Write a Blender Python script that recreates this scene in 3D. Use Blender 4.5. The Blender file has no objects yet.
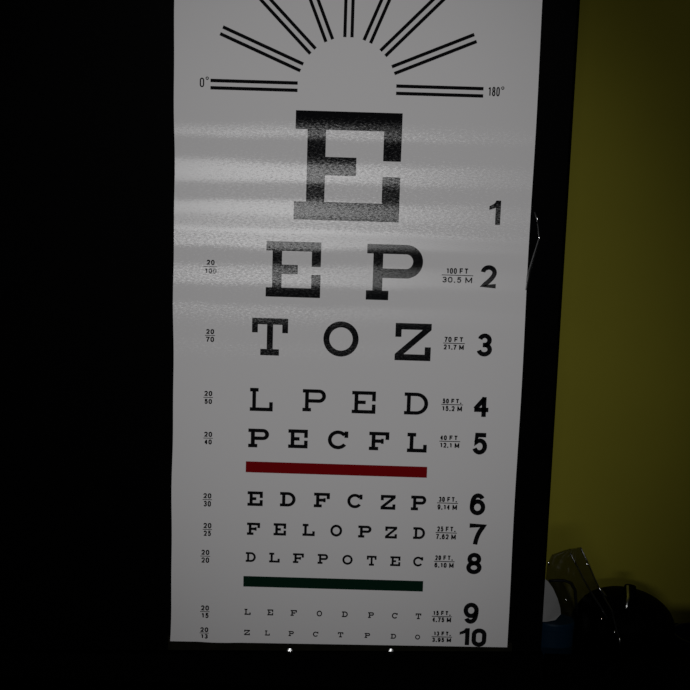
import bpy, bmesh, math, random
from mathutils import Vector, Matrix
random.seed(7)
S = bpy.context.scene
C = S.collection
PI = math.pi

# ------------------------------------------------------------------ camera
F = 900.0                                   # focal length in pixels of a 690 px frame
PITCH = math.atan(F / 7141.0)               # tipped down about 7 degrees
ROLL = math.radians(1.74)
D = 0.71                                    # camera to chart plane
CAM = Vector((0.0, -D, 1.34))
R = (Matrix.Rotation(PI / 2 - PITCH, 3, 'X') @ Matrix.Rotation(ROLL, 3, 'Z'))
cd = bpy.data.cameras.new('camera'); cam = bpy.data.objects.new('camera', cd); C.objects.link(cam)
cd.sensor_width = 36; cd.lens = 36 * F / 690; cd.clip_start = 0.02; cd.clip_end = 50
cam.matrix_world = Matrix.Translation(CAM) @ R.to_4x4()
S.camera = cam

def P(px, py, Y=0.0):
    "point of the upright plane y=Y seen at pixel px,py"
    d = R @ Vector(((px - 345) / F, -(py - 345) / F, -1))
    t = (Y - CAM.y) / d.y
    return CAM + d * t

# ------------------------------------------------------------------ materials
def new_mat(name):
    m = bpy.data.materials.new(name); m.use_nodes = True
    nt = m.node_tree
    return m, nt, nt.nodes['Principled BSDF']

def simple(name, col, rough=0.5, metal=0.0, spec=0.5, noise=0.0, nscale=40.0, bump=0.0, **kw):
    m, nt, b = new_mat(name)
    b.inputs['Roughness'].default_value = rough
    b.inputs['Metallic'].default_value = metal
    b.inputs['Specular IOR Level'].default_value = spec
    for k, v in kw.items():
        b.inputs[k].default_value = v
    tc = nt.nodes.new('ShaderNodeTexCoord')
    n = nt.nodes.new('ShaderNodeTexNoise'); n.inputs['Scale'].default_value = nscale; n.inputs['Detail'].default_value = 4
    nt.links.new(tc.outputs['Object'], n.inputs['Vector'])
    mx = nt.nodes.new('ShaderNodeMix'); mx.data_type = 'RGBA'
    nt.links.new(n.outputs['Fac'], mx.inputs['Factor'])
    mx.inputs['A'].default_value = (*[c * (1 - noise) for c in col], 1)
    mx.inputs['B'].default_value = (*[min(1, c * (1 + noise)) for c in col], 1)
    nt.links.new(mx.outputs['Result'], b.inputs['Base Color'])
    if bump:
        bp = nt.nodes.new('ShaderNodeBump'); bp.inputs['Strength'].default_value = bump; bp.inputs['Distance'].default_value = 0.002
        nt.links.new(n.outputs['Fac'], bp.inputs['Height'])
        nt.links.new(bp.outputs['Normal'], b.inputs['Normal'])
    return m

# how the laminated sheet ripples: (pixel row, degrees away from the slope that mirrors the window)
BANDS = [(-60, 10), (0, 8.5), (60, 7.5), (95, 7), (111, 7.5), (118, 6.8), (123, 5.4), (129, 3.6), (136, 2.6), (141, 4.6), (150, 5.6), (159, 4.8), (166, 2.2),
         (175, 1.2), (183, 2), (190, 4.2), (198, 4.2), (204, 2.2), (212, 1), (220, 2), (228, 2.4), (238, 1.4), (246, 1.2), (251, 3.4), (257, 5), (264, 4.4),
         (269, 2.4), (276, 1.8), (284, 1.8), (289, 4), (298, 5.4), (305, 5), (311, 3), (316, 3.2), (324, 4.2), (335, 5.4), (350, 4.4), (361, 5.5), (375, 7.5),
         (398, 7.5), (416, 6.6), (438, 8.2), (465, 7), (498, 9), (520, 8), (545, 9.6), (572, 9), (596, 7.6), (618, 9.2), (660, 10)]
ZTOP = P(350, -70).z; ZBOT = P(340, 660).z
FOOT = 345 - F * math.tan(PITCH)

def ripple(nt, amount=1.0):
    "shading normal of the laminate: horizontal ripples with a fine weave"
    L = nt.links
    g = nt.nodes.new('ShaderNodeNewGeometry')
    sep = nt.nodes.new('ShaderNodeSeparateXYZ'); L.new(g.outputs['Position'], sep.inputs[0])
    # slow wander of the ripples along the sheet
    mp = nt.nodes.new('ShaderNodeMapping'); mp.inputs['Scale'].default_value = (7, 7, 34)
    L.new(g.outputs['Position'], mp.inputs['Vector'])
    nz = nt.nodes.new('ShaderNodeTexNoise'); nz.inputs['Scale'].default_value = 1; nz.inputs['Detail'].default_value = 3
    L.new(mp.outputs[0], nz.inputs['Vector'])
    wob = nt.nodes.new('ShaderNodeMath'); wob.operation = 'MULTIPLY_ADD'
    L.new(nz.outputs['Fac'], wob.inputs[0]); wob.inputs[1].default_value = 0.012
    L.new(sep.outputs['Z'], wob.inputs[2])
    mr = nt.nodes.new('ShaderNodeMapRange'); mr.inputs['From Min'].default_value = ZBOT + .006; mr.inputs['From Max'].default_value = ZTOP + .006
    L.new(wob.outputs[0], mr.inputs['Value'])
    fc = nt.nodes.new('ShaderNodeFloatCurve'); L.new(mr.outputs[0], fc.inputs['Value'])
    cu = fc.mapping.curves[0]
    pts = []
    for y, d in BANDS:
        need = 0.63 * (y - FOOT) / F
        dd = math.radians(d)
        t = need - dd if need > 0 else need + dd
        # the band slopes cross the mirror slope on either side, keep the side continuous
        z = P(350, y).z
        pts.append(((z - ZBOT) / (ZTOP - ZBOT), t))
    pts.sort()
    K = 2.0
    pts = [(min(1, max(0, u)), 0.5 + t * K) for u, t in pts]
    cu.points[0].location = pts[0]; cu.points[1].location = pts[-1]
    for u, v in pts[1:-1]:
        cu.points.new(u, v)
    fc.mapping.update()
    t = nt.nodes.new('ShaderNodeMath'); t.operation = 'SUBTRACT'; L.new(fc.outputs[0], t.inputs[0]); t.inputs[1].default_value = 0.5
    t2 = nt.nodes.new('ShaderNodeMath'); t2.operation = 'DIVIDE'; L.new(t.outputs[0], t2.inputs[0]); t2.inputs[1].default_value = K
    # fine weave, drawn out along a slant
    mg = nt.nodes.new('ShaderNodeMapping'); mg.inputs['Rotation'].default_value = (0, math.radians(-28), 0); mg.inputs['Scale'].default_value = (420, 420, 1000)
    L.new(g.outputs['Position'], mg.inputs['Vector'])
    ng = nt.nodes.new('ShaderNodeTexNoise'); ng.inputs['Scale'].default_value = 1; ng.inputs['Detail'].default_value = 2
    L.new(mg.outputs[0], ng.inputs['Vector'])
    gr = nt.nodes.new('ShaderNodeMath'); gr.operation = 'MULTIPLY_ADD'; L.new(ng.outputs['Fac'], gr.inputs[0]); gr.inputs[1].default_value = 0.13; gr.inputs[2].default_value = -0.065
    sm = nt.nodes.new('ShaderNodeMath'); sm.operation = 'ADD'; L.new(t2.outputs[0], sm.inputs[0]); L.new(gr.outputs[0], sm.inputs[1])
    cb = nt.nodes.new('ShaderNodeCombineXYZ'); L.new(sm.outputs[0], cb.inputs['Z'])
    sc = nt.nodes.new('ShaderNodeSeparateColor'); L.new(ng.outputs['Color'], sc.inputs[0])
    gx = nt.nodes.new('ShaderNodeMath'); gx.operation = 'MULTIPLY_ADD'; L.new(sc.outputs[0], gx.inputs[0]); gx.inputs[1].default_value = 0.16; gx.inputs[2].default_value = -0.08
    L.new(gx.outputs[0], cb.inputs['X'])
    ad = nt.nodes.new('ShaderNodeVectorMath'); ad.operation = 'ADD'
    L.new(g.outputs['Normal'], ad.inputs[0]); L.new(cb.outputs[0], ad.inputs[1])
    nn = nt.nodes.new('ShaderNodeVectorMath'); nn.operation = 'NORMALIZE'; L.new(ad.outputs[0], nn.inputs[0])
    return nn.outputs[0]

def printed(name, col, rough=0.24, gloss=.056):
    "diffuse print under a thin glossy laminate"
    m, nt, b = new_mat(name)
    nt.nodes.remove(b)
    nrm = ripple(nt)
    df = nt.nodes.new('ShaderNodeBsdfDiffuse'); df.inputs['Color'].default_value = (*col, 1)
    gl = nt.nodes.new('ShaderNodeBsdfGlossy'); gl.distribution = 'BECKMANN'; gl.inputs['Roughness'].default_value = rough
    mx = nt.nodes.new('ShaderNodeMixShader')
    L = nt.links
    L.new(nrm, gl.inputs['Normal']); mx.inputs[0].default_value = gloss
    tv = nt.nodes.new('ShaderNodeCombineXYZ'); tv.inputs['Z'].default_value = 1; L.new(tv.outputs[0], gl.inputs['Tangent']); gl.inputs['Anisotropy'].default_value = .28
    L.new(df.outputs[0], mx.inputs[1]); L.new(gl.outputs[0], mx.inputs[2]); L.new(mx.outputs[0], nt.nodes['Material Output'].inputs['Surface'])
    return m

M = {}
M['sheet'] = printed('laminated_white_sheet', (.74, .727, .732))
M['ink'] = printed('laminated_black_ink', (.006, .006, .007))
M['red'] = printed('laminated_red_ink', (.20, .003, .005))
M['green'] = printed('laminated_green_ink', (.002, .018, .010))
M['black'] = simple('black_cabinet_paint', (.0002, .0002, .0003), rough=.55, spec=.02, noise=.3)
M['brown_black'] = simple('dusty_black_strip', (.007, .0065, .004), rough=.7, spec=.03, noise=.6, nscale=120)
M['counter'] = simple('black_counter', (.0005, .0005, .0005), rough=.7, spec=.01, noise=.2)
M['chrome'] = simple('chrome', (.85, .85, .85), rough=.3, metal=1.0)
M['wall'] = simple('olive_yellow_wall_paint', (.172, .155, .0150), rough=.8, spec=.1, noise=.10, nscale=7, bump=.1)
M['floor'] = simple('dark_floor', (.05, .045, .04), rough=.6, noise=.2)
M['jar'] = simple('black_jar_enamel', (.0006, .0006, .0007), rough=.5, spec=.01, noise=.2)
M['paper'] = simple('white_card', (.20, .20, .20), rough=.8, spec=.1, noise=.12, nscale=90)
M['blue'] = simple('blue_plastic', (.001, .011, .024), rough=.45, spec=.08, noise=.25, nscale=30)
M['navy'] = simple('navy_plastic', (.001, .004, .022), rough=.3, spec=.25, noise=.3, nscale=60)
M['band'] = simple('black_elastic_band', (.002, .002, .002), rough=.6, spec=.1)

def film(name, tint, gloss_rough, gloss_fac):
    m, nt, b = new_mat(name)
    nt.nodes.remove(b)
    out = nt.nodes['Material Output']
    tr = nt.nodes.new('ShaderNodeBsdfTransparent'); tr.inputs['Color'].default_value = (*tint, 1)
    gl = nt.nodes.new('ShaderNodeBsdfGlossy'); gl.inputs['Roughness'].default_value = gloss_rough
    fr = nt.nodes.new('ShaderNodeFresnel'); fr.inputs['IOR'].default_value = 1.45
    mul = nt.nodes.new('ShaderNodeMath'); mul.operation = 'MULTIPLY'; mul.inputs[1].default_value = gloss_fac
    nt.links.new(fr.outputs[0], mul.inputs[0])
    mx = nt.nodes.new('ShaderNodeMixShader')
    nt.links.new(mul.outputs[0], mx.inputs[0]); nt.links.new(tr.outputs[0], mx.inputs[1]); nt.links.new(gl.outputs[0], mx.inputs[2])
    tc = nt.nodes.new('ShaderNodeTexCoord')
    n = nt.nodes.new('ShaderNodeTexNoise'); n.inputs['Scale'].default_value = 60; n.inputs['Detail'].default_value = 3
    nt.links.new(tc.outputs['Object'], n.inputs['Vector'])
    bp = nt.nodes.new('ShaderNodeBump'); bp.inputs['Strength'].default_value = .25; bp.inputs['Distance'].default_value = .002
    nt.links.new(n.outputs['Fac'], bp.inputs['Height']); nt.links.new(bp.outputs[0], gl.inputs['Normal'])
    nt.links.new(mx.outputs[0], out.inputs['Surface'])
    return m
M['bag'] = film('smoky_clear_film', (.52, .52, .54), .3, .16)
M['seam'] = film('clear_film_seam', (.5, .5, .52), .3, 4)
M['glint_bead'] = film('glint_bead_film', (.9, .9, .9), .22, 28)  # near-mirror film for the beads that imitate glints
M['glint_strip'] = film('glint_strip_film', (.9, .9, .9), .5, 3)  # film of the added strip that imitates cabinet reflections

# ------------------------------------------------------------------ object helpers
def link(name, bm, mat, parent=None, origin=None, smooth=False):
    "origin: world position of the object's origin; bmesh is in world coordinates"
    o0 = Vector(origin) if origin is not None else Vector((0, 0, 0))
    if parent is not None:
        o0 = Vector(parent['_w'])
    bmesh.ops.translate(bm, verts=bm.verts, vec=-o0)
    bmesh.ops.recalc_face_normals(bm, faces=bm.faces)
    me = bpy.data.meshes.new(name); bm.to_mesh(me); bm.free()
    for p in me.polygons: p.use_smooth = smooth
    me.materials.append(mat)
    o = bpy.data.objects.new(name, me); C.objects.link(o)
    if parent is not None: o.parent = parent
    else: o.location = o0
    o['_w'] = tuple(o0)
    return o

def thing(name, label, cat, loc, group=None):
    o = bpy.data.objects.new(name, None); C.objects.link(o); o.location = loc
    o.empty_display_size = .02; o['_w'] = tuple(loc)
    return tag(o, label, cat, group)

def tag(o, label, cat, group=None):
    o['label'] = label; o['category'] = cat
    if group: o['group'] = group
    return o

def struct(name, bm, mat, origin=(0, 0, 0)):
    o = link(name, bm, mat, origin=origin); o['kind'] = 'structure'; return o

def box(bm, x0, x1, y0, y1, z0, z1, bevel=0.0, seg=3):
    vs = [bm.verts.new((x, y, z)) for x in (x0, x1) for y in (y0, y1) for z in (z0, z1)]
    f = [(0, 1, 3, 2), (4, 6, 7, 5), (0, 4, 5, 1), (2, 3, 7, 6), (0, 2, 6, 4), (1, 5, 7, 3)]
    fs = [bm.faces.new([vs[i] for i in q]) for q in f]
    if bevel:
        es = list({e for q in fs for e in q.edges})
        bmesh.ops.bevel(bm, geom=es, offset=bevel, segments=seg, affect='EDGES', profile=.5)

def lathe(bm, c, prof, n=48):
    "profile [(radius, height)] turned about the vertical axis at c"
    rings = []
    for r, h in prof:
        if r < 1e-6: rings.append([bm.verts.new((c[0], c[1], c[2] + h))])
        else: rings.append([bm.verts.new((c[0] + r * math.cos(2 * PI * k / n), c[1] + r * math.sin(2 * PI * k / n), c[2] + h)) for k in range(n)])
    for a, b in zip(rings, rings[1:]):
        for k in range(n):
            k2 = (k + 1) % n
            q = [a[k % len(a)], a[k2 % len(a)], b[k2 % len(b)], b[k % len(b)]]
            u = []
            for v in q:
                if v not in u: u.append(v)
            if len(u) > 2: bm.faces.new(u)

def tube(bm, pts, r, n=8):
    rings = []
    for i, p in enumerate(pts):
        p = Vector(p); a = Vector(pts[max(0, i - 1)]); b = Vector(pts[min(len(pts) - 1, i + 1)])
        d = (b - a).normalized(); s = d.cross(Vector((0, 1, .01))).normalized(); t = d.cross(s)
        rr = r[i] if isinstance(r, (list, tuple)) else r
        rings.append([bm.verts.new(p + s * rr * math.cos(2 * PI * k / n) + t * rr * math.sin(2 * PI * k / n)) for k in range(n)])
    for a, b in zip(rings, rings[1:]):
        for k in range(n): bm.faces.new((a[k], a[(k + 1) % n], b[(k + 1) % n], b[k]))
    bm.faces.new(rings[0]); bm.faces.new(rings[-1])

# ------------------------------------------------------------------ room
WALL_Y = 0.145
COUNTER_Z = P(620, 654.5, .07).z
bm = bmesh.new(); box(bm, -1.6, 1.6, WALL_Y, WALL_Y + .1, 0, 2.6); struct('wall_back', bm, M['wall'])
bm = bmesh.new(); box(bm, -1.6, 1.6, -3.6, WALL_Y, -.05, 0); struct('floor', bm, M['floor'])

# black counter everything stands on
ct = thing('counter', 'matte black counter along the wall under the cabinet and small objects', 'counter', (0, -.16, 0))
bm = bmesh.new(); box(bm, -1.2, 1.2, -.5, WALL_Y - .001, COUNTER_Z - .04, COUNTER_Z, .003); link('worktop', bm, M['counter'], ct)
bm = bmesh.new(); box(bm, -1.18, 1.18, -.46, WALL_Y - .001, 0.0, COUNTER_Z - .04); link('base', bm, M['counter'], ct)

# ------------------------------------------------------------------ black cabinet carrying the chart
TH = .0004                                       # sheet thickness
XR = P(568, 200, .004).x                         # right edge of the cabinet
CF = .0008                                       # cabinet front plane, just behind the sheet
cab = thing('cabinet', 'tall black cabinet on the counter with the white eye chart on its front', 'cabinet', (-.1, .07, COUNTER_Z))
bm = bmesh.new(); box(bm, -.55, XR, CF, WALL_Y - .002, COUNTER_Z, 1.95, .003, 3); link('body', bm, M['black'], cab)
# dusty strip below the chart and the lip that closes it off
bm = bmesh.new()
a, b_, c_, d_ = P(168, 636), P(512, 643), P(512, 657), P(168, 654)
front = [Vector((q.x, CF - .0004, q.z)) for q in (a, b_, c_, d_)]
vs = [bm.verts.new(v) for v in front] + [bm.verts.new(v + Vector((0, .001, 0))) for v in front]
bm.faces.new(vs[:4]); bm.faces.new(vs[4:])
for k in range(4): bm.faces.new((vs[k], vs[(k + 1) % 4], vs[(k + 1) % 4 + 4], vs[k + 4]))
s = link('front_strip', bm, M['brown_black'], cab); s['label'] = 'dusty brown-black strip below the chart'
bm = bmesh.new()
LY = -.006
p0, p1 = P(-60, 652.6, LY), P(546, 655.2, LY)
vs = []
for q in (p0, p1):
    for y in (LY, CF + .001):
        for dz in (0, -.028):
            vs.append(bm.verts.new((min(q.x, XR), y, q.z if dz == 0 else COUNTER_Z + .0006)))
for q in ((0, 1, 3, 2), (4, 6, 7, 5), (0, 4, 5, 1), (2, 3, 7, 6), (0, 2, 6, 4), (1, 5, 7, 3)): bm.faces.new([vs[i] for i in q])
link('bottom_lip', bm, M['black'], cab)
RZ = P(615, 655.2, -.006).z
bm = bmesh.new(); box(bm, XR + .0002, 1.2, -.022, -.006, COUNTER_Z + .0002, RZ, .001)
tag(link('rail', bm, M['counter'], origin=(XR + .1, -.014, COUNTER_Z)), 'low black rail along the counter front, right of the black cabinet', 'rail')
# two bright round screw heads under the chart
for px, r in ((289.8, .0028), (391, .0025)):
    c = P(px, 651.2)
    bm = bmesh.new()
    prof = [(r * math.cos(k * PI / 16), r * .25 * math.sin(k * PI / 16)) for k in range(9)]
    prof[-1] = (0, r * .25)
    lathe(bm, (0, 0, 0), [(0, -.001)] + [(r, -.001)] + prof, 28)
    bmesh.ops.rotate(bm, verts=bm.verts, matrix=Matrix.Rotation(PI / 2 - .22, 3, 'X'))
    bmesh.ops.translate(bm, verts=bm.verts, vec=(c.x, CF - .0012, c.z))
    s = link('screw_head', bm, M['chrome'], cab, smooth=True); s['label'] = 'bright round metal screw head'

# ------------------------------------------------------------------ eye chart
x_l = P(171.8, 350).x; x_r = P(523.8, 350).x
zb_l = P(170.3, 641.2).z; zb_r = P(506.5, 647.0).z; zt = zb_l + 2 * (x_r - x_l)
chart = thing('eye_chart', 'white laminated eye chart with black letters hanging on the black cabinet', 'eye chart', ((x_l + x_r) / 2, 0, zb_l))
bm = bmesh.new()
nx, nz = 24, 60
xlb, xrb = P(170.2, 641).x, P(506.9, 647).x
slope = .87      # the visible part is 641 of about 730 pixel rows
xlt = xlb + (P(174, 0).x - xlb) / slope; xrt = xrb + (P(542.7, 0).x - xrb) / slope
def sheet_xz(i, j):
    u = i / nx; v = j / nz
    zb = zb_l + (zb_r - zb_l) * u
    if u > .1: zb += -.0006 * (1 if u < .2 else .4)
    xl = xlb + (xlt - xlb) * v; xr = xrb + (xrt - xrb) * v
    xl += .0011 * math.sin(PI * min(1, v / .95)) ** .7
    x = xl + (xr - xl) * u
    if i == 0: x += .00035 * math.sin(v * 21) + .0002 * math.sin(v * 47)
    if i == nx: x += .0003 * math.sin(v * 17 + 1)
    return x, zb + (zt - zb) * v
fr = [[bm.verts.new((sheet_xz(i, j)[0], 0, sheet_xz(i, j)[1])) for j in range(nz + 1)] for i in range(nx + 1)]
bk = [[bm.verts.new((sheet_xz(i, j)[0], TH, sheet_xz(i, j)[1])) for j in range(nz + 1)] for i in range(nx + 1)]
for i in range(nx):
    for j in range(nz):
        bm.faces.new((fr[i][j], fr[i + 1][j], fr[i + 1][j + 1], fr[i][j + 1]))
        bm.faces.new((bk[i][j], bk[i][j + 1], bk[i + 1][j + 1], bk[i + 1][j]))
for i in range(nx):
    bm.faces.new((fr[i][0], fr[i + 1][0], bk[i + 1][0], bk[i][0])); bm.faces.new((fr[i][nz], fr[i + 1][nz], bk[i + 1][nz], bk[i][nz]))
for j in range(nz):
    bm.faces.new((fr[0][j], fr[0][j + 1], bk[0][j + 1], bk[0][j])); bm.faces.new((fr[nx][j], fr[nx][j + 1], bk[nx][j + 1], bk[nx][j]))
link('sheet', bm, M['sheet'], chart)

INK = .00012
def flat_to_sheet(polys, to_xz, name, mat, label=None):
    "polys: faces of 2D points; printed as a thin layer on the sheet"
    bm = bmesh.new()
    cache = {}
    def v(p, y):
        k = (round(p[0], 5), round(p[1], 5), y)
        if k not in cache:
            x, z = to_xz(*p); cache[k] = bm.verts.new((x, y, z))
        return cache[k]
    for poly in polys:
        idx = []
        for p in poly:
            w = v(p, -INK)
            if w not in idx: idx.append(w)
        if len(idx) > 2:
            try: bm.faces.new(idx)
            except ValueError: pass
    # give the layer its thickness
    bmesh.ops.recalc_face_normals(bm, faces=bm.faces)
    ret = bmesh.ops.extrude_face_region(bm, geom=bm.faces[:])
    for e in ret['geom']:
        if isinstance(e, bmesh.types.BMVert): e.co.y = .00005
    o = link(name, bm, mat, chart)
    if label: o['label'] = label
    return o

def rect(x0, y0, x1, y1): return [(x0, y0), (x1, y0), (x1, y1), (x0, y1)]

def ring(cx, cy, rx, ry, tx, ty, a0, a1, n=28):
    out = []
    for k in range(n):
        a = math.radians(a0 + (a1 - a0) * k / n); b = math.radians(a0 + (a1 - a0) * (k + 1) / n)
        p = lambda t, sx, sy: (cx + sx * math.cos(t), cy - sy * math.sin(t))
        out.append([p(a, rx, ry), p(b, rx, ry), p(b, rx - tx, ry - ty), p(a, rx - tx, ry - ty)])
    return out

def glyph(ch, t):
    "slab-serif chart letter in a unit square, y down, stroke t"
    s0, s1 = .68 * t, .68 * t + t * 1.03          # stem
    f = []
    if ch == 'E':
        f = [rect(0, 0, 1, t), rect(s0, t, s1, 1 - t), rect(s1, .5 - t / 2, .58, .5 + t / 2), rect(1 - t, t, 1, .44), rect(1 - t, .585, 1, 1 - t), rect(0, 1 - t, 1, 1)]
    elif ch == 'F':
        f = [rect(0, 0, 1, t), rect(s0, t, s1, 1 - t), rect(s1, .5 - t / 2, .60, .5 + t / 2), rect(.60, .36, .60 + t * .7, .64), rect(1 - t, t, 1, .42), rect(0, 1 - t, s1 + s0 * 1.2, 1)]
    elif ch == 'P':
        h = .60; r = h / 2
        f = [rect(0, 0, 1 - r, t), rect(s0, t, s1, 1 - t), rect(s1, h - t, 1 - r, h), rect(0, 1 - t, s1 + s0, 1)]
        f += ring(1 - r, r, r, r, t * 1.05, t, -90, 90, 20)
    elif ch == 'T':
        f = [rect(0, 0, 1, t), rect(0, t, t * .95, .39), rect(1 - t * .95, t, 1, .39), rect(.5 - t / 2, t, .5 + t / 2, 1 - t), rect(.24, 1 - t, .76, 1)]
    elif ch == 'O':
        f = ring(.5, .5, .5, .5, t, t, 0, 360, 48)
    elif ch == 'Z':
        f = [rect(0, 0, 1, t), rect(0, t, t, .37), rect(0, 1 - t, 1, 1), rect(1 - t, .63, 1, 1 - t),
             [(1 - t * 1.45, t), (1, t), (t * 1.45, 1 - t), (0, 1 - t)]]
    elif ch == 'L':
        f = [rect(0, 0, s1 + s0, t), rect(s0, t, s1, 1 - t), rect(0, 1 - t, 1, 1), rect(1 - t, .60, 1, 1 - t)]
    elif ch == 'D':
        f = [rect(0, 0, .5, t), rect(0, 1 - t, .5, 1), rect(s0, t, s1, 1 - t)] + ring(.5, .5, .5, .5, t * 1.05, t, -90, 90, 24)
    elif ch == 'C':
        f = ring(.5, .5, .5, .5, t, t, 38, 325, 40) + [rect(1 - t, .04, 1, .38)]
    return f

def letter(ch, box_, t, what):
    x0, y0, x1, y1 = box_
    cx, cy = (x0 + x1) / 2, (y0 + y1) / 2
    c = P(cx, cy)
    px = (P(cx + 1, cy) - P(cx - 1, cy)).length / 2            # metres per pixel there
    w, h = (x1 - x0), (y1 - y0)
    # the photograph's roll inflates upright boxes a touch
    w, h = (w - math.sin(ROLL) * h * .9) * px, (h - math.sin(ROLL) * w * .9) * px
    tz = lambda u, v: (c.x + (u - .5) * w, c.z - (v - .5) * h)
    return flat_to_sheet(glyph(ch, t), tz, 'letter', M['ink'], 'printed letter %s %s' % (ch, what))

ROWS = [
 ('1', .168, [('E', 293.2, 111.6, 402.2, 221.8)]),
 ('2', .168, [('E', 265.3, 241.1, 321.5, 298), ('P', 365.8, 244, 423.4, 301.2)]),
 ('3', .168, [('T', 251.4, 317.6, 288.4, 356), ('O', 322.9, 320.8, 359.1, 357.2), ('Z', 394.6, 322.8, 431.6, 361.3)]),
 ('4', .155, [('L', 249.6, 387.6, 273.2, 411.6), ('P', 302.3, 388.9, 326.2, 412), ('E', 351.6, 390.7, 376, 414), ('D', 404, 392.2, 428.5, 415.2)]),
 ('5', .185, [('P', 248, 428.3, 269.3, 447.9), ('E', 288, 429, 308, 448.6), ('C', 327.6, 430, 348.4, 449.7), ('F', 368.8, 431.5, 389.4, 450.8), ('L', 406.9, 432.5, 427.2, 452.8)]),
 ('6', .20, [('E', 247.3, 491, 263, 506.3), ('D', 279.8, 491.7, 295.8, 506.9), ('F', 313.7, 492.4, 330, 507.8), ('C', 347.1, 493.4, 362.6, 508.6), ('Z', 380.5, 494.6, 395.7, 510), ('P', 410.8, 495.3, 426.4, 510.8)]),
 ('7', .20, [('F', 246.8, 522.3, 260.2, 535.3), ('E', 273.4, 522.9, 286.3, 535.8), ('L', 302.4, 523.5, 315, 536.3), ('O', 330.2, 524.3, 342.3, 536.9), ('P', 358, 525.3, 371.6, 538), ('Z', 385, 526.2, 397.2, 538.8), ('D', 413, 526.9, 425.2, 539.4)]),
 ('8', .20, [('D', 245.6, 551.8, 255.9, 562.2), ('L', 269, 552.4, 279.9, 562.8), ('F', 292.8, 553, 304, 563.4), ('P', 317.5, 553.7, 328.2, 564.2), ('O', 342.2, 554.5, 352.8, 565), ('T', 366.6, 555.4, 376.6, 566), ('E', 390.1, 556, 400.5, 566.4), ('C', 413, 556.3, 423.2, 566.8)]),
 ('9', .2, [('L', 244.4, 608.6, 250.8, 615), ('E', 267.3, 609.2, 273.3, 615.5), ('F', 290.5, 609.8, 297, 616.1), ('O', 316.6, 610.4, 322.2, 616.6), ('D', 341.8, 611.2, 347.9, 617.3), ('P', 368, 612, 374, 618.2), ('C', 391.8, 612.6, 397.7, 618.8), ('T', 415.5, 613.2, 421.3, 619.3)]),
 ('10', .2, [('Z', 244.1, 629.6, 250, 635.3), ('L', 264.9, 630.2, 269.9, 635.7), ('P', 288.5, 630.8, 293.9, 636.3), ('C', 312.8, 631.4, 318.4, 636.9), ('T', 337.7, 632, 343.4, 637.5), ('P', 364.5, 632.8, 370.2, 638.1), ('D', 390.6, 633.6, 396.2, 638.9), ('O', 415, 634.4, 420.2, 639.7)]),
]
for row, t, ls in ROWS:
    for i, (ch, *bx) in enumerate(ls):
        letter(ch, bx, t, 'in row ' + row)

def arc(cx, cy, rx, ry, a0, a1, n=18):
    return [(cx + rx * math.cos(math.radians(a0 + (a1 - a0) * k / n)), cy - ry * math.sin(math.radians(a0 + (a1 - a0) * k / n))) for k in range(n + 1)]

def bez(p0, p1, p2, n=8):
    return [((1 - t) ** 2 * p0[0] + 2 * t * (1 - t) * p1[0] + t * t * p2[0], (1 - t) ** 2 * p0[1] + 2 * t * (1 - t) * p1[1] + t * t * p2[1]) for t in [k / n for k in range(1, n + 1)]]

def skeleton(ch):
    "centre lines of a bold grotesque character in a unit square, y down"
    return {
     '0': [arc(.5, .3, .5, .3, 0, 180) + arc(.5, .7, .5, .3, 180, 360) + [(1, .3)]],
     '1': [[(.72, 0), (.72, 1)], [(.1, .2), (.72, .02)]],
     '2': [arc(.5, .28, .5, .28, 175, -15) + bez((.98, .36), (.85, .62), (.04, 1)) + [(1.16, 1)]],
     '3': [arc(.5, .25, .44, .25, 165, -90) + [(.34, .5)], arc(.5, .745, .5, .255, 90, -168)],
     '4': [[(.72, 1.12), (.72, -.06)], [(.76, 0), (0, .66)], [(-.08, .70), (1.1, .70)]],
     '5': [[(1.08, 0), (.22, 0), (.08, .48)] + arc(.5, .66, .5, .34, 140, -160)],
     '6': [arc(.5, .67, .5, .33, 0, 360, 28), arc(.5, .3, .45, .3, 25, 90, 8) + bez((.5, 0), (.0, .02), (0, .67))],
     '7': [[(-.2, 0), (1.08, 0)] + bez((1.08, 0), (.48, .45), (.36, 1.12))],
     '8': [arc(.5, .24, .43, .24, 0, 360, 28), arc(.5, .74, .5, .26, 0, 360, 28)],
     '9': [arc(.5, .33, .5, .33, 0, 360, 28), arc(.5, .7, .45, .3, 205, 270, 8) + bez((.5, 1), (1, .98), (1, .33))],
     'F': [[(0, 1), (0, 0), (1, 0)], [(0, .48), (.85, .48)]],
     'T': [[(0, 0), (1, 0)], [(.5, 0), (.5, 1)]],
     'M': [[(0, 1.1), (0, -.1)], [(0, 0), (.5, .9)], [(.5, .9), (1, 0)], [(1, -.1), (1, 1.1)]],
     '.': [[(.3, 1), (.7, 1)]],
    }[ch]

def ribbon(pts, t):
    "constant-width quads with mitred joints"
    V = [Vector(p) for p in pts]
    V = [v for i, v in enumerate(V) if i == 0 or (v - V[i - 1]).length > 1e-4]
    closed = (V[0] - V[-1]).length < 1e-3
    if closed: V = V[:-1]
    n = len(V); Ls, Rs = [], []
    for i in range(n):
        a = V[i - 1] if (i or closed) else None
        b = V[(i + 1) % n] if (i < n - 1 or closed) else None
        d1 = (V[i] - a).normalized() if a is not None else (b - V[i]).normalized()
        d2 = (b - V[i]).normalized() if b is not None else d1
        n1 = Vector((-d1.y, d1.x)); n2 = Vector((-d2.y, d2.x)); m = n1 + n2
        m = m.normalized() if m.length > 1e-6 else n1
        k = min(1.42, 1 / max(.3, m.dot(n1)))
        Ls.append(V[i] + m * k * t / 2); Rs.append(V[i] - m * k * t / 2)
    out = []
    for i in range(n if closed else n - 1):
        j = (i + 1) % n
        out.append([tuple(Ls[i]), tuple(Ls[j]), tuple(Rs[j]), tuple(Rs[i])])
    return out

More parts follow.
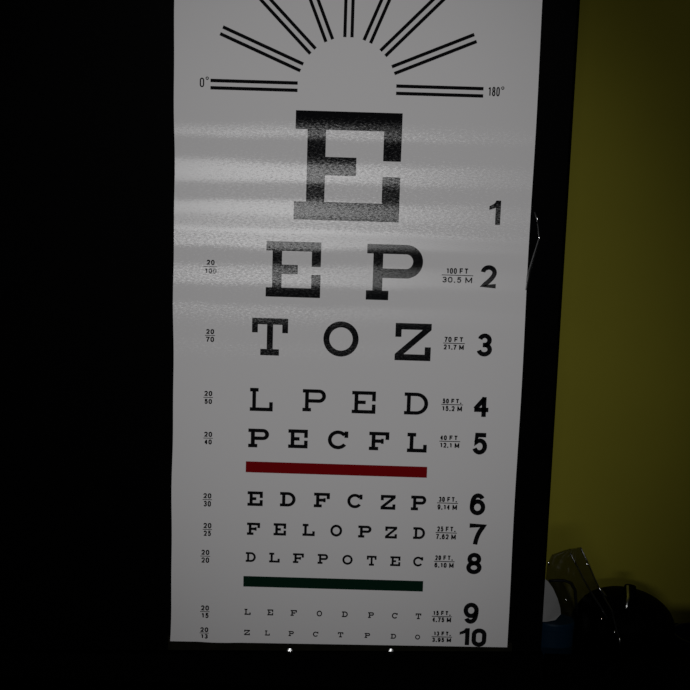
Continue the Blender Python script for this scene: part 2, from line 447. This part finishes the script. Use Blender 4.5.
WID = {'.': .3, ' ': .25, 'M': 1.0, '1': .62, 'F': .82, 'T': .92}
def stroke_text(s, x0, y0, x1, y1, t):
    "characters filling the pixel box, stroke t pixels wide"
    ws = [WID.get(c, .66) for c in s]; gap = .16
    tot = sum(ws) + gap * (len(s) - 1); k = (x1 - x0) / tot; x = x0; out = []
    for c, w in zip(s, ws):
        if c == '.':
            m = x + w * k / 2; out.append(rect(m - t * .55, y1 - t, m + t * .55, y1))
        elif c != ' ':
            a, b = x + t / 2, x + w * k - t / 2
            for line in skeleton(c):
                out += ribbon([(a + u * (b - a), y0 + t / 2 + v * (y1 - y0 - t)) for u, v in line], t)
        x += (w + gap) * k
    return out

def in_box(polys, x0, y0, x1, y1):
    return [[(x0 + u * (x1 - x0), y0 + v * (y1 - y0)) for u, v in f] for f in polys]

def px_print(polys, name, mat, label=None):
    "polys in pixels measured upright about the box centre, laid straight on the sheet"
    xs = [p[0] for f in polys for p in f]; ys = [p[1] for f in polys for p in f]
    cx, cy = (min(xs) + max(xs)) / 2, (min(ys) + max(ys)) / 2
    c = P(cx, cy); px = (P(cx + 1, cy) - P(cx - 1, cy)).length / 2
    return flat_to_sheet(polys, lambda x, y: (c.x + (x - cx) * px, c.z - (y - cy) * px), name, mat, label)

NUMS = [('1', 489.2, 200.6, 500.6, 224.6), ('2', 480.6, 265.2, 496.6, 288.2), ('3', 476.8, 333.4, 492.2, 356.6), ('4', 473, 395.6, 489.6, 417.2), ('5', 472.2, 432.6, 487.2, 454.8),
        ('6', 469.8, 493, 485.4, 515.6), ('7', 469.2, 523.2, 485, 545), ('8', 466.4, 552.4, 481.8, 574.6), ('9', 463.4, 602.2, 478.6, 624.2), ('10', 459.4, 627.8, 486.4, 647.0)]
for s, x0, y0, x1, y1 in NUMS:
    if s == '1':
        pl = in_box([[(.60, 0), (1, 0), (1, 1), (.56, 1), (.56, .30)], [(.60, 0), (.56, .30), (0, .40), (0, .24), (.40, .14)]], x0, y0, x1, y1)
    elif s == '10':
        pl = in_box([[(.60, 0), (1, 0), (1, 1), (.56, 1), (.56, .30)], [(.60, 0), (.56, .30), (0, .40), (0, .24), (.40, .14)]], x0, y0, x0 + 10, y1 - 1.3)
        pl += stroke_text('0', x0 + 12.2, y0, x1, y1, 4.5)
    else:
        pl = stroke_text(s, x0, y0, x1, y1, 4.5)
    px_print(pl, 'row_number', M['ink'], 'printed row number ' + s)

DIST = [('100 FT', '30.5 M', 446, 468.4, 268.2, 274, 275.3, 277, 282.8, 441.8, 473.2), ('70 FT', '21.7 M', 444.2, 463.4, 336.9, 342.2, 343.3, 344.6, 349.8, 443.2, 464.8),
        ('50 FT.', '15.2 M', 442.4, 461.2, 398.6, 403.6, 404.6, 406, 411.3, 441.3, 463), ('40 FT', '12.1 M', 440, 457.8, 435.3, 440.3, 441.4, 442.8, 448, 439.3, 460.2),
        ('30 FT.', '9.14 M', 438.6, 456.8, 496.7, 502, 503.1, 504.6, 510, 437, 458), ('25 FT.', '7.62 M', 437, 455.4, 526.3, 531.7, 532.8, 534.2, 539.6, 435.5, 456.8),
        ('20 FT.', '6.10 M', 435, 452.6, 555.2, 560.3, 561.5, 562.8, 568, 434, 454.6), ('15 FT.', '4.75 M', 432.8, 450.4, 610.6, 615.5, 616.5, 617.4, 622.5, 431.8, 452),
        ('13 FT.', '3.95 M', 433.4, 450.6, 631.2, 635.8, 636.9, 637.8, 642.4, 431.6, 452)]
for a, b, x0, x1, ya, yb, yr, yc, yd, rx0, rx1 in DIST:
    pl = stroke_text(a.replace('FT.', 'FT.'), x0, ya, x1, yb, 1.2) + stroke_text(b, rx0 + .6, yc, rx1 - .8, yd, 1.2) + [rect(rx0, yr - .35, rx1, yr + .35)]
    px_print(pl, 'distance_mark', M['ink'], 'printed distance %s over %s' % (a, b))

FRAC = [('100', 204.4, 216.7, 259.8, 264.9, 266.6, 268.3, 273.5), ('70', 205.8, 214.3, 329, 334, 335.4, 336.7, 341.9), ('50', 204.2, 212.2, 390.8, 396, 397.4, 398.9, 404),
        ('40', 204.2, 212, 431.6, 436.8, 438.1, 439.4, 444.5), ('30', 203.4, 211.2, 493, 498.3, 499.6, 500.9, 506.7), ('25', 203.5, 211.2, 522.7, 528.2, 529.4, 530.6, 536.2),
        ('20', 201.2, 209.4, 549.5, 554.8, 556.1, 557.4, 563), ('15', 201, 208.8, 605.1, 610.4, 611.6, 612.9, 618.3), ('13', 200.4, 208, 627, 632, 633, 634, 638.8)]
for lo, x0, x1, ya, yb, yr, yc, yd in FRAC:
    cx = (x0 + x1) / 2
    pl = stroke_text('20', cx - 4, ya, cx + 4, yb, 1.2) + [rect(x0 - .8, yr - .3, x1 + .8, yr + .3)] + stroke_text(lo, x0 + .2, yc, x1 - .2, yd, 1.2)
    px_print(pl, 'acuity_fraction', M['ink'], 'printed fraction 20 over ' + lo)

def world_quad(p0, p1, w_px, name, mat, label=None):
    "straight printed bar from pixel p0 to p1, w_px wide"
    a, b = P(*p0), P(*p1)
    a = Vector((a.x, a.z)); b = Vector((b.x, b.z))
    px = (P(346, p0[1]) - P(345, p0[1])).length
    n = Vector((-(b - a).y, (b - a).x)).normalized() * w_px * px / 2
    q = [a + n, b + n, b - n, a - n]
    return flat_to_sheet([[tuple(v) for v in q]], lambda x, z: (x, z), name, mat, label)
world_quad((245.8, 466.7), (427, 472.3), 11.1, 'red_bar', M['red'], 'red line under row 5')
world_quad((243.4, 581.2), (423, 586.3), 10.9, 'green_bar', M['green'], 'dark green line under row 8')

# sunburst of paired lines
c0 = P(346.9, 88.2); px = (P(346, 88) - P(345, 88)).length
for k in range(9):
    a = math.radians(22.5 * k)
    d = Vector((-math.cos(a), math.sin(a))); n = Vector((-d.y, d.x))
    for s in (-1, 1):
        off = n * s * 3.55 * px
        r0, r1 = 49.3 * px, 136.5 * px
        st = Vector((c0.x, c0.z)) + off
        h = n * 1.62 * px
        q = [st + d * r0 + h, st + d * r1 + h, st + d * r1 - h, st + d * r0 - h]
        flat_to_sheet([[tuple(v) for v in q]], lambda x, z: (x, z), 'sunburst_line', M['ink'])
def degree(x, y, r=1.5): return [[(x + p[0] * r * 2 - r, y + p[1] * r * 2 - r) for p in f] for f in ring(.5, .5, .5, .5, .24, .24, 0, 360, 16)]
zero = in_box(ring(.5, .26, .5, .26, .28, .13, 0, 180, 12) + ring(.5, .74, .5, .26, .28, .13, 180, 360, 12) + [rect(0, .26, .28, .74), rect(.72, .26, 1, .74)], 199.8, 77.8, 204.2, 87)
px_print(zero + degree(207.2, 78.2, 1.6), 'degree_mark', M['ink'], 'printed 0 degrees')
px_print(stroke_text('180', 488, 87, 499.8, 96.2, 1.2) + degree(502.6, 88, 1.6), 'degree_mark', M['ink'], 'printed 180 degrees')

# ------------------------------------------------------------------ added strip imitating reflections on the cabinet's front, beside the chart edge
bm = bmesh.new()
path = [(534.4, 212, .0006), (536.5, 219, .0022), (538, 228, .0012), (538.8, 238, .0024), (534, 255, .0015), (529, 272, .0009), (526, 290, .0005)]
wid = [1.5, 1.6, 1.3, 1.6, 2.6, 3.4, 2.0]
L_, R_ = [], []
for (x, y, h), w in zip(path, wid):
    c = P(x, y)
    L_.append(Vector((c.x - w * .0004, CF - h, c.z))); R_.append(Vector((c.x + w * .0004, CF - h * .6, c.z)))
rows = []
for a, b in zip(L_, R_):
    rows.append([bm.verts.new(a.lerp(b, k / 4) + Vector((0, -.0006 * math.sin(PI * k / 4), 0))) for k in range(5)])
for a, b in zip(rows, rows[1:]):
    for k in range(4): bm.faces.new((a[k], a[k + 1], b[k + 1], b[k]))
bmesh.ops.solidify(bm, geom=bm.faces[:], thickness=.0001)
glint_strip = link('glint_strip', bm, M['glint_strip'], origin=P(534, 250), smooth=True)
for (x, y), (x2, y2) in (((536.6, 217.5), (537, 222)), ((538.6, 236.5), (539, 240))):
    a, b = P(x, y), P(x2, y2)
    bm = bmesh.new()
    tube(bm, [(a.x, CF - .0022, a.z + .0004), (a.x, CF - .0028, a.z), (b.x, CF - .0028, b.z), (b.x, CF - .0022, b.z - .0004)], [.0002, .0008, .0008, .0002], 10)
    g_ = link('glint_bead', bm, M['glint_bead'], glint_strip, smooth=True); g_['label'] = 'bead added for a glint on the cabinet front'
tag(glint_strip, 'small clear strip added to imitate reflections on black cabinet beside the chart edge', 'glint_strip')

# ------------------------------------------------------------------ small things right of the cabinet
# black domed jar with chrome knob
JY = .097
jc = P(624, 620, JY); jpx = (P(625, 620, JY) - P(624, 620, JY)).length
jr = 48.5 * jpx
ztop = P(626, 592, JY).z; zsh = P(672, 624, JY).z
jar = thing('jar', 'black round jar with domed lid and small chrome knob, in front of the olive wall', 'jar', (jc.x, JY, COUNTER_Z))
bm = bmesh.new()
lathe(bm, (jc.x, JY, COUNTER_Z), [(0, 0), (jr * .93, 0), (jr * .96, .002), (jr * .96, zsh - COUNTER_Z - .004), (0, zsh - COUNTER_Z - .004)], 64); link('body', bm, M['jar'], jar, smooth=False)
bm = bmesh.new()
H = ztop - zsh
prof = [(0, -.0035), (jr * .99, -.0035), (jr, -.002)] + [(jr * math.cos(k * PI / 28) ** .9, H * math.sin(k * PI / 28)) for k in range(0, 14)] + [(0, H)]
lathe(bm, (jc.x, JY, zsh), prof, 64); lid = link('lid', bm, M['jar'], jar, smooth=True)
kx = P(628.5, 590, JY).x
bm = bmesh.new()
kb = P(628, 592, JY - .006).z; kt = P(628, 584.5, JY).z
lathe(bm, (kx, JY - .004, ztop - .002), [(0, 0), (6.0 * jpx, 0), (6.4 * jpx, .0005), (6.4 * jpx, (kt - ztop) * .6), (5.6 * jpx, kt - ztop + .002), (0, kt - ztop + .002)], 32)
k_ = link('knob', bm, M['jar'], jar, smooth=False)
bm = bmesh.new()      # bright spindle running down the lid
q0, q1 = P(627.6, 586, JY - .01), P(626, 608, JY - jr * .82)
tube(bm, [(q0.x, JY - .004 - 6.5 * jpx, q0.z), (q0.x * .5 + q1.x * .5, JY - jr * .6, (q0.z + q1.z) / 2 + .001), (q1.x, JY - jr * .84, q1.z)], .0011, 10)
k2 = link('spindle', bm, M['chrome'], jar, smooth=True); k2['label'] = 'thin chrome spindle on the lid'

# round blue tub under the white card
by = .019
bz1 = P(552, 625.5, .006).z
bpx = (P(552, 640, by) - P(551, 640, by)).length
bx = P(553.5, 640, by).x; brx = 19 * bpx
blue = thing('canister', 'small round blue plastic canister on the counter against the black cabinet', 'canister', (bx, by, COUNTER_Z))
def oval(bm):
    for v in bm.verts:
        v.co.y = by + (v.co.y - by) * .72
        if v.co.x < XR + .001: v.co.x = XR + .001
bm = bmesh.new(); lathe(bm, (bx, by, COUNTER_Z), [(0, 0), (brx * .95, 0), (brx, .002), (brx, bz1 - COUNTER_Z - .007), (0, bz1 - COUNTER_Z - .007)], 48); oval(bm); link('body', bm, M['blue'], blue)
bm = bmesh.new(); lathe(bm, (bx, by, bz1 - .0069), [(0, 0), (brx * 1.02, 0), (brx * 1.03, .001), (brx * 1.03, .0055), (brx * .99, .0069), (0, .0069)], 48); oval(bm); link('lid', bm, M['blue'], blue)

# white card with a rounded edge standing on the box
bm = bmesh.new()
cy = .012
out = [(540, 624.5), (546.5, 624.8), (556, 621.5), (562.3, 616.8), (561.6, 610), (558.5, 600), (553.5, 589), (548.5, 582), (544, 578.5), (541, 578)]
def bend(x, y):
    p = P(x, y, cy); k = (x - 540) / 24
    return Vector((p.x, cy + .006 * k * k, p.z))
NU = 10
top_e, bot_e = [], []
pts = [bend(*q) for q in out]
for q in pts: q.x = max(q.x, XR + .0012)
zmin = bz1 + .0003
f_ = [bm.verts.new((q.x, q.y, max(q.z, zmin))) for q in pts]
b_ = [bm.verts.new((q.x, q.y + .0012, max(q.z, zmin))) for q in pts]
bm.faces.new(f_); bm.faces.new(list(reversed(b_)))
for k in range(len(pts)): bm.faces.new((f_[k], f_[(k + 1) % len(pts)], b_[(k + 1) % len(pts)], b_[k]))
card = link('card', bm, M['paper'], origin=(pts[0].x, cy, zmin))
tag(card, 'white rounded card standing on the blue canister beside the black cabinet', 'card')

# smoky clear plastic bag standing over the box
def bag_layer(y_of, name, mat, parent):
    pass
bagx = P(580, 650, .06).x
bag = thing('plastic_bag', 'crumpled smoky clear plastic bag standing between the cabinet and the black jar', 'bag', (bagx, .06, COUNTER_Z))
outline_l = [(546, 655), (546, 640), (546, 620), (546, 600), (546, 580), (547, 566), (552, 555), (566, 550)]
outline_r = [(621, 655), (619.5, 640), (616, 628), (611.5, 610), (603, 596), (594.5, 578), (588.5, 564), (580.5, 547.5)]
bm = bmesh.new()
random.seed(3)
def interp(o, t):
    k = t * (len(o) - 1); i = min(int(k), len(o) - 2); f = k - i
    return (o[i][0] + (o[i + 1][0] - o[i][0]) * f, o[i][1] + (o[i + 1][1] - o[i][1]) * f)
NV, NUU = 28, 20
def bagpt(u, v, side):
    l = interp(outline_l, v); r = interp(outline_r, v)
    x = l[0] + (r[0] - l[0]) * u; y = l[1] + (r[1] - l[1]) * u
    depth = math.sin(PI * u) ** .6 * (.014 * (1 - v) ** .5 + .002)
    wr = .0012 * math.sin(9 * u + 6 * v) + .0009 * math.sin(23 * u - 11 * v) + .0007 * math.sin(31 * v + 5 * u)
    wr *= math.sin(PI * u)
    yy = .042 + (wr - depth * .35 if side == 0 else max(.0004, depth * .3 + wr * .5))
    yy = min(yy, .051)
    p = P(x, y, .042)
    return Vector((max(p.x, XR + .0006), yy, max(p.z, COUNTER_Z)))
F0 = [[bm.verts.new(bagpt(i / NUU, j / NV, 0)) for i in range(NUU + 1)] for j in range(NV + 1)]
for j in range(NV):
    for i in range(NUU): bm.faces.new((F0[j][i], F0[j][i + 1], F0[j + 1][i + 1], F0[j + 1][i]))
sk = link('film', bm, M['bag'], bag, smooth=True)
bm = bmesh.new()
F1 = [[bm.verts.new(bagpt(i / NUU, j / NV, 1) + Vector((0, .0006, 0))) for i in range(NUU + 1)] for j in range(NV + 1)]
for j in range(NV):
    for i in range(NUU): bm.faces.new((F1[j][i], F1[j + 1][i], F1[j + 1][i + 1], F1[j][i + 1]))
link('back_film', bm, M['bag'], bag, smooth=True)
# welded seam down the slanted right side with beads added for its glints
bm = bmesh.new()
tube(bm, [Vector((P(x, y, .042).x, .042, max(P(x, y, .042).z, COUNTER_Z + .001))) for x, y in outline_r], .0007, 8)
link('seam', bm, M['seam'], bag, smooth=True)
bm = bmesh.new()
tube(bm, [Vector((P(x, y, .038).x, .038, P(x, y, .038).z)) for x, y in ((570, 553), (577, 566), (584, 580), (592, 594), (600, 606), (607, 618))], .0007, 8)
link('fold', bm, M['seam'], bag, smooth=True)
for pts_ in ([(586.5, 564), (588.5, 564.3)], [(599, 588), (601, 590.5), (604.5, 594.5), (606, 597)], [(601, 618.5), (602.6, 619.4)], [(614.2, 631), (615, 633.4)], [(619.6, 638), (619.8, 645), (618.6, 652)], [(565.6, 599), (566.6, 600.6)], [(548.6, 562), (549, 564.5)]):
    bm = bmesh.new()
    q = [Vector((P(x, y, .0375).x, .0375, P(x, y, .0375).z)) for x, y in pts_]
    q = [q[0] + (q[0] - q[1]).normalized() * .0004] + q + [q[-1] + (q[-1] - q[-2]).normalized() * .0004]
    tube(bm, q, [.0001] + [.0010] * (len(q) - 2) + [.0001], 8)  # highlight put into the shape as a near-mirror bead
    g_ = link('glint_bead', bm, M['glint_bead'], bag, smooth=True); g_['label'] = 'bead added for a glint on a fold of the clear film'
# dark band round the mouth of the packet inside
bm = bmesh.new()
tube(bm, [Vector((max(P(x, y, .034).x, XR + .002), .034, P(x, y, .034).z)) for x, y in ((549, 581), (556, 580.5), (564, 580.5), (571, 583), (575, 590), (576, 602), (577, 614))], .0013, 10)
tag(link('elastic_band', bm, M['band'], origin=P(560, 581, .034), smooth=True), 'dark curved elastic band inside the clear bag above the white card', 'band')

# navy tub at the frame's right edge
ny = .085
nc = P(700, 640, ny); nr = 27 * (P(701, 640, ny) - P(700, 640, ny)).length
nz = P(690, 627, ny + nr * .6).z
tub = thing('tub', 'dark navy blue plastic tub on the counter right of the black jar', 'tub', (nc.x, ny, COUNTER_Z))
bm = bmesh.new(); lathe(bm, (nc.x, ny, COUNTER_Z), [(0, 0), (nr * .86, 0), (nr * .9, .001), (nr * .97, nz - COUNTER_Z - .002), (nr * .93, nz - COUNTER_Z - .002), (nr * .85, .003), (0, .003)], 56)
link('body', bm, M['navy'], tub, smooth=False)
bm = bmesh.new(); lathe(bm, (nc.x, ny, nz - .0025), [(nr * .93, 0), (nr * 1.0, 0), (nr * 1.02, .0012), (nr * 1.0, .0025), (nr * .93, .0025), (nr * .93, 0)], 56)
link('rim', bm, M['navy'], tub, smooth=True)

# ------------------------------------------------------------------ light: a small dim window far behind the camera and an added spot for the chart's falloff
def area(name, w, h, power, loc, target):
    ld = bpy.data.lights.new(name, 'AREA'); ld.shape = 'RECTANGLE'; ld.size = w; ld.size_y = h; ld.energy = power
    lo = bpy.data.objects.new(name, ld); C.objects.link(lo); lo.location = loc
    lo.rotation_euler = (Vector(target) - Vector(loc)).to_track_quat('-Z', 'Y').to_euler()
    return ld
area('window_daylight', .85, .20, 6.6, (-.27, -2.75, CAM.z + .02), (-.27, 0, CAM.z + .02))
sd = bpy.data.lights.new('added_chart_spot', 'SPOT'); sd.energy = 98; sd.spot_size = math.radians(15.7); sd.spot_blend = 1.0; sd.shadow_soft_size = .05  # added lamp that gives the chart a bright centre and dim corners
so = bpy.data.objects.new('added_chart_spot', sd); C.objects.link(so); so.location = (-.1, -2.45, CAM.z + 1.45)
so.rotation_euler = (P(338, 262) - so.location).to_track_quat('-Z', 'Y').to_euler()
w = bpy.data.worlds.new('world'); S.world = w; w.use_nodes = True
w.node_tree.nodes['Background'].inputs['Color'].default_value = (.5, .55, .6, 1)
w.node_tree.nodes['Background'].inputs['Strength'].default_value = 0.001

for o in bpy.data.objects:
    if '_w' in o: del o['_w']
S.view_settings.view_transform = 'Standard'; S.view_settings.look = 'None'
S.view_settings.gamma = 1; S.view_settings.use_curve_mapping = False
S.view_settings.exposure = 0.0
